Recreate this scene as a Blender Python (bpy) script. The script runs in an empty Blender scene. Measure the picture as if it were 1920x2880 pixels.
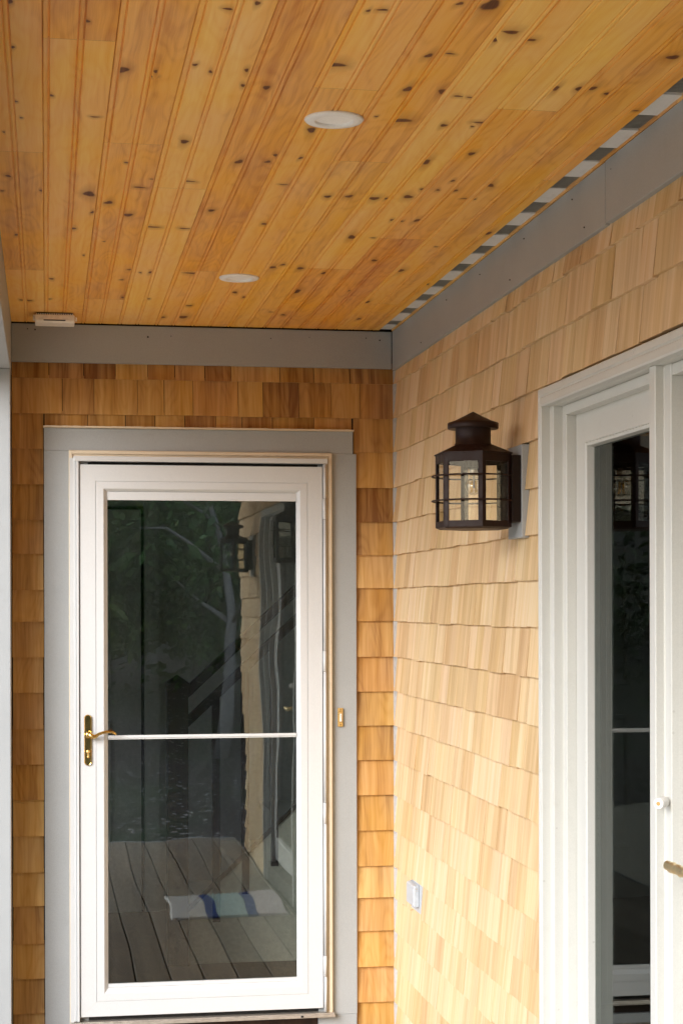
import bpy, math, random
from mathutils import Vector, Matrix
R = math.radians
sc = bpy.context.scene
col = sc.collection
# ------------------------------------------------------------ camera
CAM = Vector((-1.3008, -6.597, 1.514))
yaw, roll = .1643, -.0021
cy, sy = math.cos(yaw), math.sin(yaw)
F = Vector((sy, cy, 0)); r0 = Vector((cy, -sy, 0)); u0 = Vector((0, 0, 1))
Rt = math.cos(roll) * r0 + math.sin(roll) * u0
Up = -math.sin(roll) * r0 + math.cos(roll) * u0
cam_d = bpy.data.cameras.new('camera'); cam = bpy.data.objects.new('camera', cam_d); col.objects.link(cam)
m = Matrix((Rt, Up, -F)).transposed().to_4x4(); m.translation = CAM
cam.matrix_world = m
cam_d.sensor_fit = 'VERTICAL'; cam_d.sensor_height = 36; cam_d.sensor_width = 24
cam_d.lens = 62.5; cam_d.shift_y = 265.7 / 2880; cam_d.clip_start = .05; cam_d.clip_end = 500
sc.camera = cam
# ------------------------------------------------------------ light
SUN_EL, SUN_AZ = 24, 224            # azimuth from +Y clockwise: light comes from the open left side
w = bpy.data.worlds.new('World'); sc.world = w; w.use_nodes = True
nt = w.node_tree; nt.nodes.clear()
sky = nt.nodes.new('ShaderNodeTexSky'); sky.sky_type = 'NISHITA'; sky.sun_disc = False
sky.sun_elevation = R(SUN_EL); sky.sun_rotation = R(SUN_AZ); sky.dust_density = 3; sky.air_density = 1
mixw = nt.nodes.new('ShaderNodeMix'); mixw.data_type = 'RGBA'; mixw.inputs[0].default_value = .72
mixw.inputs[7].default_value = (3.9, 4.6, 6.0, 1)      # cloud layer
bg = nt.nodes.new('ShaderNodeBackground'); bg.inputs[1].default_value = .12
ow = nt.nodes.new('ShaderNodeOutputWorld')
nt.links.new(sky.outputs[0], mixw.inputs[6]); nt.links.new(mixw.outputs[2], bg.inputs[0]); nt.links.new(bg.outputs[0], ow.inputs[0])
sd = bpy.data.lights.new('sun', 'SUN'); sd.energy = 1.0; sd.angle = R(36); sd.color = (.96, .98, 1)
so = bpy.data.objects.new('sun', sd); col.objects.link(so)
dirv = Vector((math.sin(R(SUN_AZ)) * math.cos(R(SUN_EL)), math.cos(R(SUN_AZ)) * math.cos(R(SUN_EL)), math.sin(R(SUN_EL))))
so.rotation_euler = dirv.to_track_quat('Z', 'Y').to_euler()
sc.view_settings.view_transform = 'Standard'; sc.view_settings.look = 'None'
sc.view_settings.exposure = 2.06; sc.view_settings.gamma = 1
sc.render.engine = 'CYCLES'
sc.cycles.use_denoising = True
sc.cycles.max_bounces = 10; sc.cycles.diffuse_bounces = 6; sc.cycles.glossy_bounces = 5
sc.cycles.transparent_max_bounces = 24; sc.cycles.caustics_reflective = False; sc.cycles.caustics_refractive = False
sc.cycles.sample_clamp_indirect = 6

# ------------------------------------------------------------ node helpers
class NT:
    def __init__(s, name):
        s.m = bpy.data.materials.new(name); s.m.use_nodes = True
        s.t = s.m.node_tree; s.t.nodes.clear()
        s.out = s.t.nodes.new('ShaderNodeOutputMaterial')
    def n(s, ty, ins=None, **kw):
        nd = s.t.nodes.new(ty)
        for k, v in kw.items(): setattr(nd, k, v)
        for k, v in (ins or {}).items(): s.set(nd, k, v)
        return nd
    def set(s, nd, k, v):
        i = nd.inputs[k]
        if hasattr(v, 'links') or isinstance(v, bpy.types.NodeSocket): s.t.links.new(v, i)
        else: i.default_value = v
    def math(s, op, a, b=0.0, c=None, clamp=False):
        nd = s.n('ShaderNodeMath', {0: a, 1: b}, operation=op, use_clamp=clamp)
        if c is not None: s.set(nd, 2, c)
        return nd.outputs[0]
    def mix(s, f, a, b, mode='MIX'):
        nd = s.n('ShaderNodeMix', {0: f, 6: a, 7: b}, data_type='RGBA', blend_type=mode)
        return nd.outputs[2]
    def ramp(s, f, stops, interp='LINEAR'):
        nd = s.n('ShaderNodeValToRGB', {0: f}); cr = nd.color_ramp; cr.interpolation = interp
        while len(cr.elements) < len(stops): cr.elements.new(.5)
        for e, (p, c) in zip(cr.elements, stops): e.position = p; e.color = c if len(c) == 4 else (*c, 1)
        return nd.outputs[0]
    def noise(s, vec, scale=1, detail=3, rough=.5, dist=0):
        return s.n('ShaderNodeTexNoise', {'Vector': vec, 'Scale': scale, 'Detail': detail, 'Roughness': rough, 'Distortion': dist}).outputs[0]
    def mrange(s, v, a, b, c=0.0, d=1.0):
        return s.n('ShaderNodeMapRange', {0: v, 1: a, 2: b, 3: c, 4: d}).outputs[0]
    def comb(s, x, y, z): return s.n('ShaderNodeCombineXYZ', {0: x, 1: y, 2: z}).outputs[0]
    def bump(s, h, strength=.3, dist=.001): return s.n('ShaderNodeBump', {'Height': h, 'Strength': strength, 'Distance': dist}).outputs[0]
    def principled(s, base, rough, normal=None, **kw):
        ins = {'Base Color': base, 'Roughness': rough}
        if normal is not None: ins['Normal'] = normal
        nd = s.n('ShaderNodeBsdfPrincipled', ins)
        for k, v in kw.items(): s.set(nd, k.replace('_', ' '), v)
        s.t.links.new(nd.outputs[0], s.out.inputs[0]); return s.m

def wood(name, dark, mid, light, rough=.6, stripe=.5, rings=.35, ring_n=26, knots=False, coat=0, tone_w=.6, spec=.35):
    s = NT(name)
    uv = s.n('ShaderNodeUVMap', uv_map='UVMap').outputs[0]
    sp = s.n('ShaderNodeSeparateXYZ', {0: uv}); U, V = sp.outputs[0], sp.outputs[1]
    at = s.n('ShaderNodeAttribute', attribute_name='rnd'); sc_ = s.n('ShaderNodeSeparateColor', {0: at.outputs[0]})
    tone, seed, kn = sc_.outputs[0], sc_.outputs[1], sc_.outputs[2]
    sd_ = s.math('MULTIPLY', seed, 97.)
    def vec(a, b): return s.comb(s.math('MULTIPLY', U, a), s.math('MULTIPLY', V, b), sd_)
    wv = s.noise(vec(5, 9), 1, 2)                                    # slow drift of the grain
    V2 = s.math('ADD', V, s.math('MULTIPLY', s.math('SUBTRACT', wv, .5), .02))
    def vec2(a, b): return s.comb(s.math('MULTIPLY', U, a), s.math('MULTIPLY', V2, b), sd_)
    st = s.noise(vec2(.35, 26), 1, 2, .6)
    st = s.mrange(st, .36, .64)
    fine = s.noise(vec2(7, 420), 1, 3, .6)
    fine2 = s.noise(vec2(3, 130), 1, 2, .5)
    fld = s.noise(vec(2.2, 11), 1, 1.5, .45)
    ring = s.math('SINE', s.math('MULTIPLY', fld, ring_n * 6.283))
    ring = s.math('POWER', s.math('MULTIPLY_ADD', ring, .5, .5), 2.2)
    blot = s.noise(vec(3, 8), 1, 3)
    t = s.math('MULTIPLY', tone, tone_w)
    t = s.math('MULTIPLY_ADD', st, stripe * .55, t)
    t = s.math('MULTIPLY_ADD', s.math('SUBTRACT', fine, .5), .28, t)
    t = s.math('MULTIPLY_ADD', s.math('SUBTRACT', fine2, .5), .3, t)
    t = s.math('MULTIPLY_ADD', ring, -rings * .3, t)
    t = s.math('MULTIPLY_ADD', s.math('SUBTRACT', blot, .5), .45, t)
    base = s.ramp(t, [(0.02, dark), (.42, mid), (.85, light)])
    # a little red / yellow shift per board
    hs = s.n('ShaderNodeHueSaturation', {'Hue': s.mrange(seed, 0, 1, *((.490, .500) if knots else (.494, .504))), 'Saturation': s.mrange(blot, .3, .7, .93, 1.07), 'Value': 1.0, 'Color': base}).outputs[0]
    base = hs
    if knots:
        # a long stain and then the dark knot itself, from the disc's own attribute
        halo = s.mrange(kn, .02, .5, 0, .55); core = s.mrange(kn, .55, .8)
        kc = s.ramp(fine2, [(.2, (.07, .019, .004)), (.8, (.20, .06, .011))])
        base = s.mix(halo, base, (.36, .12, .014, 1)); base = s.mix(core, base, kc)
    bp = s.bump(s.math('MULTIPLY_ADD', fine2, .5, fine), .25, .0012)
    kw = {'Specular_IOR_Level': spec}
    if coat: kw.update({'Coat_Weight': coat, 'Coat_Roughness': .3})
    return s.principled(base, rough, bp, **kw)

def paint(name, c, rough=.45, var=.05, dirt=0, bumpd=.0004, scale=3, brush=0.):
    s = NT(name)
    tc = s.n('ShaderNodeTexCoord').outputs['Object']
    n1 = s.noise(tc, scale, 4, .6); n2 = s.noise(tc, 90, 3); n3 = s.noise(tc, 420, 2, .7)
    v = s.mrange(n1, .3, .7, 1 - var, 1 + var)
    v = s.math('MULTIPLY', v, s.mrange(n3, .25, .75, 1 - .06 - brush * .04, 1 + .06 + brush * .04))
    base = s.n('ShaderNodeVectorMath', {0: c[:3], 'Scale': v}, operation='SCALE').outputs[0]
    h = n2
    if brush:
        sp = s.n('ShaderNodeSeparateXYZ', {0: tc})
        st = s.noise(s.comb(s.math('MULTIPLY', sp.outputs[0], 160.), s.math('MULTIPLY', sp.outputs[1], 160.), s.math('MULTIPLY', sp.outputs[2], 5.)), 1, 3, .6)
        h = s.math('MULTIPLY_ADD', st, 1.2, n2)
        sm = s.mrange(s.noise(tc, 9, 5, .7), .62, .74, 0, .22)
        base = s.mix(sm, base, (c[0] * .7, c[1] * .68, c[2] * .62, 1))
    if dirt:
        d = s.mrange(s.noise(tc, 14, 6, .7), .56, .8, 0, dirt)
        base = s.mix(d, base, (c[0] * .5, c[1] * .46, c[2] * .38, 1))
        sk = s.mrange(s.n('ShaderNodeTexVoronoi', {'Vector': tc, 'Scale': 16.}).outputs['Distance'], .035, .055, dirt * 1.6, 0)
        base = s.mix(s.math('MULTIPLY', sk, 1.0, clamp=True), base, (.12, .10, .08, 1))
    return s.principled(base, rough, s.bump(h, .4, bumpd))

def plain(name, c, rough=.5, metal=0, **kw):
    s = NT(name)
    tc = s.n('ShaderNodeTexCoord').outputs['Object']
    n = s.noise(tc, 60, 4, .6)
    v = s.mrange(n, .3, .7, .9, 1.1)
    base = s.n('ShaderNodeVectorMath', {0: c[:3], 'Scale': v}, operation='SCALE').outputs[0]
    return s.principled(base, s.mrange(n, .3, .7, rough * .8, min(1, rough * 1.2)), None, Metallic=float(metal), **kw)

def glass(name, tint, r0=.04, wavy=0., gain=1.0):
    s = NT(name)
    geo = s.n('ShaderNodeNewGeometry')
    nrm = geo.outputs['Normal']
    if wavy:
        tc = s.n('ShaderNodeTexCoord').outputs['Object']
        n = s.noise(tc, 2.6, 1, .4)
        nrm = s.bump(n, 1, wavy)
    dt = s.n('ShaderNodeVectorMath', {0: nrm, 1: geo.outputs['Incoming']}, operation='DOT_PRODUCT').outputs['Value']
    c = s.math('SUBTRACT', 1.0, s.math('ABSOLUTE', dt), clamp=True)
    fr = s.math('MULTIPLY_ADD', s.math('POWER', c, 5.), (1 - r0) * .9, r0, )
    fr = s.math('MULTIPLY', fr, gain, clamp=True)
    tr = s.n('ShaderNodeBsdfTransparent', {0: (*tint, 1)})
    gl = s.n('ShaderNodeBsdfGlossy', {'Color': (.96, 1, .98, 1), 'Roughness': 0.0})
    if wavy: s.t.links.new(nrm, gl.inputs['Normal'])
    mx = s.n('ShaderNodeMixShader', {0: fr, 1: tr.outputs[0], 2: gl.outputs[0]})
    s.t.links.new(mx.outputs[0], s.out.inputs[0]); return s.m

M = {}
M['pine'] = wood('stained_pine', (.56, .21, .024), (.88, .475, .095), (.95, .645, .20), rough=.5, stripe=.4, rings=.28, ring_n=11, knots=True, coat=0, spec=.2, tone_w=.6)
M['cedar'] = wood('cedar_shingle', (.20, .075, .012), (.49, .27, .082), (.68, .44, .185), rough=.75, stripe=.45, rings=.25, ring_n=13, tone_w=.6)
M['cedar_lit'] = wood('lit_cedar_shingle', (.47, .29, .115), (.68, .50, .29), (.77, .65, .50), rough=.8, stripe=.36, rings=.04, ring_n=8, tone_w=.36)  # same cedar made paler, the strong light on the side wall put into colour
M['deckwood'] = wood('weathered_deck', (.17, .13, .09), (.37, .30, .215), (.52, .44, .335), rough=.7, stripe=.3, rings=.9, ring_n=20)
M['batten'] = wood('raw_batten', (.45, .2, .05), (.68, .38, .12), (.8, .52, .2), rough=.7)
M['darkwood'] = wood('dark_stair_wood', (.012, .006, .004), (.03, .014, .008), (.05, .025, .012), rough=.4)
M['grey'] = paint('grey_paint', (.345, .365, .375), .5, .05, .0, .0008, 3, 1.)
M['white'] = paint('white_vinyl', (.72, .725, .73), .35, .015, .12, .0002)
M['white_door'] = paint('white_aluminium', (.59, .605, .615), .3, .012, .0, .0002)
M['cream'] = paint('cream_caulked_trim', (.66, .56, .42), .6, .06, .4, .001)
M['offwhite'] = paint('patio_white', (.58, .58, .54), .4, .02, .12, .0002)
M['black'] = plain('black_gap', (.012, .011, .010), .8)
M['felt'] = plain('building_felt', (.02, .017, .014), .9)
M['brass'] = plain('polished_brass', (.78, .55, .2), .12, 1)
M['brass_satin'] = plain('satin_brass', (.86, .70, .40), .34, 1)
M['brass_dull'] = plain('yellow_brass', (.70, .46, .16), .3, .6)
M['bronze'] = plain('oil_rubbed_bronze', (.020, .0075, .0045), .5, 0, Specular_IOR_Level=.22)
M['bronze_in'] = plain('dark_bronze', (.012, .006, .004), .6, 0, Specular_IOR_Level=.2)
M['plastic'] = plain('white_plastic', (.78, .76, .72), .35)
M['beige'] = plain('beige_plastic', (.84, .78, .70), .45)
M['greybox'] = plain('pale_grey_plastic', (.46, .49, .52), .4)
M['greyvent'] = paint('vent_white', (.74, .75, .74), .6, .05, .4)
M['screw'] = plain('nail_hole', (.03, .02, .015), .8)
M['louvre'] = plain('louvre_grey', (.42, .42, .39), .7)
M['ventback'] = plain('vent_backing', (.13, .13, .12), .8)
M['steel'] = plain('dull_aluminium', (.55, .5, .44), .4, .7)
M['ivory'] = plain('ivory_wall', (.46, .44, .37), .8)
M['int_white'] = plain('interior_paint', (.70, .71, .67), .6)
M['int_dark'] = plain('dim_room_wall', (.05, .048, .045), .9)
M['lens'] = paint('frosted_lens', (.92, .91, .89), .35, .005)
M['ringw'] = paint('white_ring', (.86, .855, .84), .4, .01)
M['glass'] = glass('door_glass', (.88, .91, .90), .05, .0014, 1.7)
M['glass2'] = glass('patio_glass', (.50, .53, .51), .04, .0, .75)
M['lglass'] = glass('lantern_glass', (.95, .94, .90), .03, .0004, .45)
M['bulb'] = glass('bulb_glass', (.95, .95, .93), .16, 0)
s_ = NT('filament'); M['filament'] = s_.principled((1, .52, .04, 1), .5)
M['trunk2'] = wood('pale_bark', (.22, .19, .16), (.40, .36, .32), (.55, .52, .48), rough=.9)
M['trunk'] = wood('bark', (.06, .05, .04), (.14, .12, .1), (.25, .22, .19), rough=.9)
def leafmat(name, a, b):
    s = NT(name); at = s.n('ShaderNodeAttribute', attribute_name='rnd')
    sp = s.n('ShaderNodeSeparateColor', {0: at.outputs[0]})
    return s.principled(s.ramp(sp.outputs[0], [(0, a), (1, b)]), .6)
M['leaf'] = leafmat('leaf', (.015, .04, .010), (.20, .36, .09))
M['leaf2'] = leafmat('light_leaf', (.05, .09, .025), (.24, .32, .08))
s_ = NT('leaf_litter'); tc = s_.n('ShaderNodeTexCoord').outputs['Object']
n1 = s_.noise(tc, .8, 4); n2 = s_.n('ShaderNodeTexVoronoi', {'Vector': tc, 'Scale': 34.}).outputs['Color']
spk = s_.n('ShaderNodeSeparateColor', {0: n2}).outputs[0]
b_ = s_.mix(s_.mrange(n1, .45, .6), (.06, .045, .035, 1), (.045, .07, .025, 1))
b_ = s_.mix(s_.math('GREATER_THAN', spk, .93), b_, (.45, .4, .36, 1))
b_ = s_.mix(s_.math('MULTIPLY', spk, .35), b_, (.16, .11, .08, 1))
M['ground'] = s_.principled(b_, .95)
s_ = NT('knitted_rug'); uvn = s_.n('ShaderNodeUVMap', uv_map='UVMap').outputs[0]
ux = s_.n('ShaderNodeSeparateXYZ', {0: uvn}).outputs[0]
W_, B_, A_, P_ = (.80, .76, .70), (.035, .09, .30), (.52, .68, .64), (.78, .68, .66)
bands = s_.ramp(ux, [(0, W_), (.30, B_), (.385, A_), (.65, B_), (.745, P_)], 'CONSTANT')
M['rug'] = s_.principled(bands, .95)
s_ = NT('shingle_roof'); M['bounce_pale'] = paint('pale_bounce_slab', (.60, .50, .37), .9, .1, .2)
M['roof'] = s_.principled((.08, .08, .085, 1), .9)

# ------------------------------------------------------------ mesh builder
class MB:
    def __init__(s): s.v = []; s.f = []; s.uv = []; s.rn = []; s.mi = []; s.sm = []
    def face(s, idx, uvs=None, rnd=(.5, .5, 0), m=0, smooth=False):
        s.f.append(tuple(idx)); s.uv.append(uvs or [(0, 0)] * len(idx))
        s.rn.append(rnd if isinstance(rnd[0], (tuple, list)) else [rnd] * len(idx)); s.mi.append(m); s.sm.append(smooth)
    def quad(s, pts, uvs=None, rnd=(.5, .5, 0), m=0, smooth=False):
        b = len(s.v); s.v += [tuple(p) for p in pts]; s.face(range(b, b + len(pts)), uvs, rnd, m, smooth)
    def box(s, x0, x1, y0, y1, z0, z1, rnd=(.5, .5, 0), m=0, g='z'):
        if x0 > x1: x0, x1 = x1, x0
        if y0 > y1: y0, y1 = y1, y0
        if z0 > z1: z0, z1 = z1, z0
        b = len(s.v)
        P = [(x, y, z) for z in (z0, z1) for y in (y0, y1) for x in (x0, x1)]
        s.v += P
        gi = 'xyz'.index(g)
        for q in ((0, 1, 5, 4), (3, 2, 6, 7), (2, 0, 4, 6), (1, 3, 7, 5), (4, 5, 7, 6), (2, 3, 1, 0)):
            uvs = [(P[i][gi], P[i][(gi + 1) % 3] + P[i][(gi + 2) % 3]) for i in q]
            s.face([b + i for i in q], uvs, rnd, m)
    def hexa(s, P, rnd=(.5, .5, 0), m=0, uvf=None):          # 8 points ordered as in box()
        b = len(s.v); s.v += [tuple(p) for p in P]
        for q in ((0, 1, 5, 4), (3, 2, 6, 7), (2, 0, 4, 6), (1, 3, 7, 5), (4, 5, 7, 6), (2, 3, 1, 0)):
            s.face([b + i for i in q], [uvf(P[i]) for i in q] if uvf else None, rnd, m)
    def loft(s, rings, m=0, closed=True, smooth=False, rnd=(.5, .5, 0), cap0=False, cap1=False, uvf=None):
        n = len(rings[0]); b = len(s.v)
        for rg in rings: s.v += [tuple(p) for p in rg]
        for i in range(len(rings) - 1):
            for j in range(n if closed else n - 1):
                k = (j + 1) % n
                q = (b + i * n + j, b + i * n + k, b + (i + 1) * n + k, b + (i + 1) * n + j)
                s.face(q, [uvf(s.v[a]) for a in q] if uvf else None, rnd, m, smooth)
        if cap0: s.face([b + j for j in range(n)][::-1], None, rnd, m)
        if cap1: s.face([b + (len(rings) - 1) * n + j for j in range(n)], None, rnd, m)
    def tube(s, path, rad, n=10, m=0, caps=True, rnd=(.5, .5, 0), flat=1.0, closed=False):
        path = [Vector(p) for p in path]; rings = []; prev = None
        N = len(path)
        for i, p in enumerate(path):
            if closed: d = path[(i + 1) % N] - path[i - 1]
            else: d = path[min(i + 1, N - 1)] - path[max(i - 1, 0)]
            d.normalize()
            a = Vector((0, 0, 1)) if abs(d.z) < .9 else Vector((1, 0, 0))
            if prev is not None: a = prev
            e1 = (a - d * a.dot(d)).normalized(); e2 = d.cross(e1); prev = e1
            rr = rad[i] if isinstance(rad, (list, tuple)) else rad
            rings.append([p + e1 * (rr * math.cos(2 * math.pi * k / n)) * flat + e2 * (rr * math.sin(2 * math.pi * k / n)) for k in range(n)])
        if closed: rings.append(rings[0])
        s.loft(rings, m, True, True, rnd, caps and not closed, caps and not closed, uvf=lambda q: (q[2], q[0] + q[1]))
    def lathe(s, prof, c, n=32, m=0, smooth=True, ang0=0., axis='z', cap0=False, cap1=False):
        rings = []
        for r_, h in prof:
            rg = []
            for k in range(n):
                a = ang0 + 2 * math.pi * k / n; x, y = r_ * math.cos(a), r_ * math.sin(a)
                if axis == 'z': rg.append((c[0] + x, c[1] + y, c[2] + h))
                elif axis == 'y': rg.append((c[0] + x, c[1] + h, c[2] + y))
                else: rg.append((c[0] + h, c[1] + x, c[2] + y))
            rings.append(rg)
        s.loft(rings, m, True, smooth, cap0=cap0, cap1=cap1)
    def rects(s, lst, fn, m=0):
        """successive rectangles (a0,a1,b0,b1,depth) joined with mitred faces"""
        rings = [[fn(a0, b0, d), fn(a1, b0, d), fn(a1, b1, d), fn(a0, b1, d)] for a0, a1, b0, b1, d in lst]
        s.loft(rings, m)
    def build(s, name, mats, parent=None, bevel=0, seg=2, loc=None, recalc=True):
        me = bpy.data.meshes.new(name)
        off = Vector(parent_loc(parent)) if parent else Vector(loc or (0, 0, 0))
        me.from_pydata([tuple(Vector(p) - off) for p in s.v], [], s.f)
        for mt in (mats if isinstance(mats, (list, tuple)) else [mats]): me.materials.append(M[mt])
        uvl = me.uv_layers.new(name='UVMap'); fl = [c for f in s.uv for t in f for c in t]; uvl.data.foreach_set('uv', fl)
        ca = me.color_attributes.new('rnd', 'FLOAT_COLOR', 'CORNER')
        ca.data.foreach_set('color', [c for f in s.rn for t in f for c in (t[0], t[1], t[2], 1.)])
        me.polygons.foreach_set('material_index', s.mi); me.polygons.foreach_set('use_smooth', s.sm)
        me.update()
        if recalc:
            import bmesh
            bm = bmesh.new(); bm.from_mesh(me); bmesh.ops.recalc_face_normals(bm, faces=bm.faces); bm.to_mesh(me); bm.free()
        o = bpy.data.objects.new(name, me); col.objects.link(o)
        if parent: o.parent = parent
        elif loc: o.location = loc
        if bevel:
            b = o.modifiers.new('edge', 'BEVEL'); b.width = bevel; b.segments = seg; b.limit_method = 'ANGLE'; b.angle_limit = R(40)
        return o
def parent_loc(p):
    v = Vector((0, 0, 0))
    while p is not None: v += p.location; p = p.parent
    return v
def tag(o, label=None, cat=None, group=None, kind=None):
    if label: o['label'] = label
    if cat: o['category'] = cat
    if group: o['group'] = group
    if kind: o['kind'] = kind
    return o
def thing(name, loc, label, cat, group=None):
    o = bpy.data.objects.new(name, None); col.objects.link(o); o.location = loc; o.empty_display_size = .1
    return tag(o, label, cat, group)
def copy_tree(o, parent=None):
    c = o.copy(); col.objects.link(c)
    if parent: c.parent = parent
    for ch in list(o.children): copy_tree(ch, c)
    return c
rng = random.Random(7)
def rv(lo=0., hi=1.): return (rng.uniform(lo, hi), rng.random(), 0.)

# ------------------------------------------------------------ ground, deck
g = MB(); NX, NY = 44, 44
def gh(x, y):
    h = -.55
    d = max(0, -y - 8.5)
    h += .17 * d if d < 30 else 5.1
    return h + .12 * math.sin(x * .7 + y * .3) + .08 * math.sin(x * 1.9 - y * 1.3)
xs = [-150, -80, -40] + [-25 + i * 1.25 for i in range(41)] + [40, 80, 150]
ys = [-150, -80, -50] + [-35 + i * 1.2 for i in range(42)] + [40, 90, 150]
idx = {}
for i, x in enumerate(xs):
    for j, y in enumerate(ys):
        idx[i, j] = len(g.v); g.v.append((x, y, gh(x, y) if y < -6 else -.55))
for i in range(len(xs) - 1):
    for j in range(len(ys) - 1):
        g.face([idx[i, j], idx[i + 1, j], idx[i + 1, j + 1], idx[i, j + 1]], smooth=True)
tag(g.build('ground', 'ground'), kind='structure')

DZ = -.09
g = MB(); g.box(-16, -2.3, -20, 14, -.46, -.36)  # unseen pale slab added to bounce light up at the porch ceiling
tag(g.build('bounce_slab', 'bounce_pale'), kind='structure')
g = MB(); x = -1.95
while x < -.03:
    x1 = min(x + .139, -.03); y0 = -5.62
    cuts = sorted([y0, -.03] + [rng.uniform(-4.8, -.8)])
    for a, b in zip(cuts, cuts[1:]): g.box(x, x1, a + .0015, b - .0015, DZ - .03, DZ, rv(.2, .8), 0, 'y')
    x += .147
g.box(-1.97, -.03, -5.66, -5.63, -.5, DZ - .002, m=1); g.box(-1.99, -1.97, -5.66, -.02, -.5, DZ - .002, m=1)
tag(g.build('deck', ['deckwood', 'grey'], bevel=.002), kind='structure')

# ------------------------------------------------------------ shingles
def shingle_row(mb, fn, a0, a1, zb, zt, joints, gap=.0022, db=.0165, dt=.004, tone=(.15, .9), jit=.0012, tilt=0):
    js = [a0] + list(joints) + [a1]
    for p, q in zip(js, js[1:]):
        rd = rv(*tone); ou, ov = rng.uniform(0, 9), rng.uniform(0, 9)
        gg = gap * rng.choice((.5, .7, 1, 1, 1.5)); p2, q2 = p + gg / 2, q - gg / 2
        k = rng.uniform(-tilt, tilt)
        j1 = rng.uniform(-jit, jit); d = db + rng.uniform(-.0018, .0018)
        zl, zr = zb + j1, zb + j1 + rng.uniform(-jit, jit) * .6
        T = zt + .012; dtt = dt - .0012
        A, B_, C, D = fn(p2, zl, d), fn(q2, zr, d), fn(q2 + k, T, dtt), fn(p2 + k, T, dtt)
        E_, F_ = fn(p2, zl + .001, 0), fn(q2, zr + .001, 0)
        uv = [(zl + ou, p2 + ov), (zr + ou, q2 + ov), (T + ou, q2 + ov), (T + ou, p2 + ov)]
        mb.quad([A, B_, C, D], uv, rd)
        e = [(ou, p2 + ov), (ou, q2 + ov), (ou + .01, q2 + ov), (ou + .01, p2 + ov)]
        lt = (min(1, rd[0] + .25), rd[1], 0)
        mb.quad([E_, F_, B_, A], e, lt)
        G, H = fn(p2 + k, T, 0), fn(q2 + k, T, 0)
        mb.quad([E_, A, D, G], [(zl, ov), (zl, ov + .01), (T, ov + .01), (T, ov)], rd)
        mb.quad([B_, F_, H, C], [(zl, ov), (zl, ov + .01), (T, ov + .01), (T, ov)], rd)
def rand_joints(a0, a1, lo=.075, hi=.20):
    out = []; a = min(a0, a1); b = max(a0, a1); a += rng.uniform(lo * .6, hi)
    while a < b - lo * .7: out.append(a); a += rng.choice((rng.uniform(lo, hi), rng.uniform(lo, hi * .75)))
    return out

# door wing
hw = thing('house_wall', (-.72, .1, 0), 'cedar shingled wall with grey trim behind the white storm door', 'wall')
fnD = lambda a, z, d: (a, -d + .004, z)
mb = MB()
J1 = [-1.29, -1.164, -1.048, -.93, -.831, -.719, -.622, -.439, -.312, -.175]
J2 = [-1.241, -1.126, -.968, -.87, -.763, -.596, -.502, -.368, -.246, -.135]
J3 = [-1.15, -1.012, -.903, -.794, -.678, -.581, -.467, -.31]
shingle_row(mb, fnD, -1.424, -.006, 2.352, 2.42, J1, tone=(.15, .65))  # upper courses toned darker than the columns, shade under the roof put into tone
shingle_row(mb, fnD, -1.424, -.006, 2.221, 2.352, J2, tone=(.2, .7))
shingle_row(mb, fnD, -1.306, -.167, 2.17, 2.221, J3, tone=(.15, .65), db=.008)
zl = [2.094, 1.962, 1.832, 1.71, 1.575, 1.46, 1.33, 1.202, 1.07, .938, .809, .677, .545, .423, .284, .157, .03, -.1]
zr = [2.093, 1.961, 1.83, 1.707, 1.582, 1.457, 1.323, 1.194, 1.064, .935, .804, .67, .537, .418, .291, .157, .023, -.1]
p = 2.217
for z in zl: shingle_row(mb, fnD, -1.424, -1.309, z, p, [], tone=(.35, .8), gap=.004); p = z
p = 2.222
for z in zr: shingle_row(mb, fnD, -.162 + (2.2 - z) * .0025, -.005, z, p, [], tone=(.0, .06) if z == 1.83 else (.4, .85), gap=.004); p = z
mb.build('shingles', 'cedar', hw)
mb = MB()       # sheathing round the door opening
mb.box(-6, -1.24, .004, .12, -.5, 3.2); mb.box(-.21, .06, .004, .12, -.5, 3.2); mb.box(-1.24, -.21, .004, .12, 2.1, 3.2); mb.box(-1.24, -.21, .004, .12, -.5, -.04)
mb.build('sheathing', 'felt', hw)
mb = MB()
mb.box(-1.424, -.018, -.022, .004, 2.409, 2.5475)
mb.build('frieze_board', 'grey', hw, bevel=.0015)
mb = MB()
for x, z, r_ in ((-1.366, 2.528, .0022), (-1.339, 2.526, .003), (-.93, 2.508, .0035), (-.845, 2.513, .0018), (-.475, 2.513, .002), (-.115, 2.522, .0022), (-.063, 2.515, .003), (-.33, 2.52, .0015)):
    mb.lathe([(.0001, -.0225), (r_, -.0226)], (x, 0, z), 10, axis='y', cap0=True, cap1=True)
    mb.lathe([(r_, -.0226), (r_, -.02)], (x, 0, z), 10, axis='y')
o = mb.build('nail_head', 'screw', hw)
mb = MB()       # grey boards round the door
mb.box(-1.308, -1.150, -.020, .004, -.055, 2.0860); mb.box(-.30, -.1535, -.020, .004, -.015, 2.0858)
mb.box(-1.308, -.166, -.0205, .004, 2.0864, 2.1690)
mb.box(-1.308, -.155, -.0215, .004, -.30, -.0562)
mb.box(-.30, -.1545, -.0195, .004, -.0558, -.0154)
mb.build('door_trim', 'grey', hw, bevel=.0012)
mb = MB(); N = 90
pr = []
for i in range(N + 1):
    x = -1.310 + (1.146) * i / N; j = rng.uniform(-.0012, .0012); h = .006 + rng.uniform(0, .0016)
    pr.append([(x, .004, 2.1695), (x, -.032 + j, 2.1695), (x, -.032 + j, 2.1695 + h), (x, .004, 2.1715 + h)])
mb.loft(pr, cap0=True, cap1=True)
mb.build('drip_cap', 'cream', hw)
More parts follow.
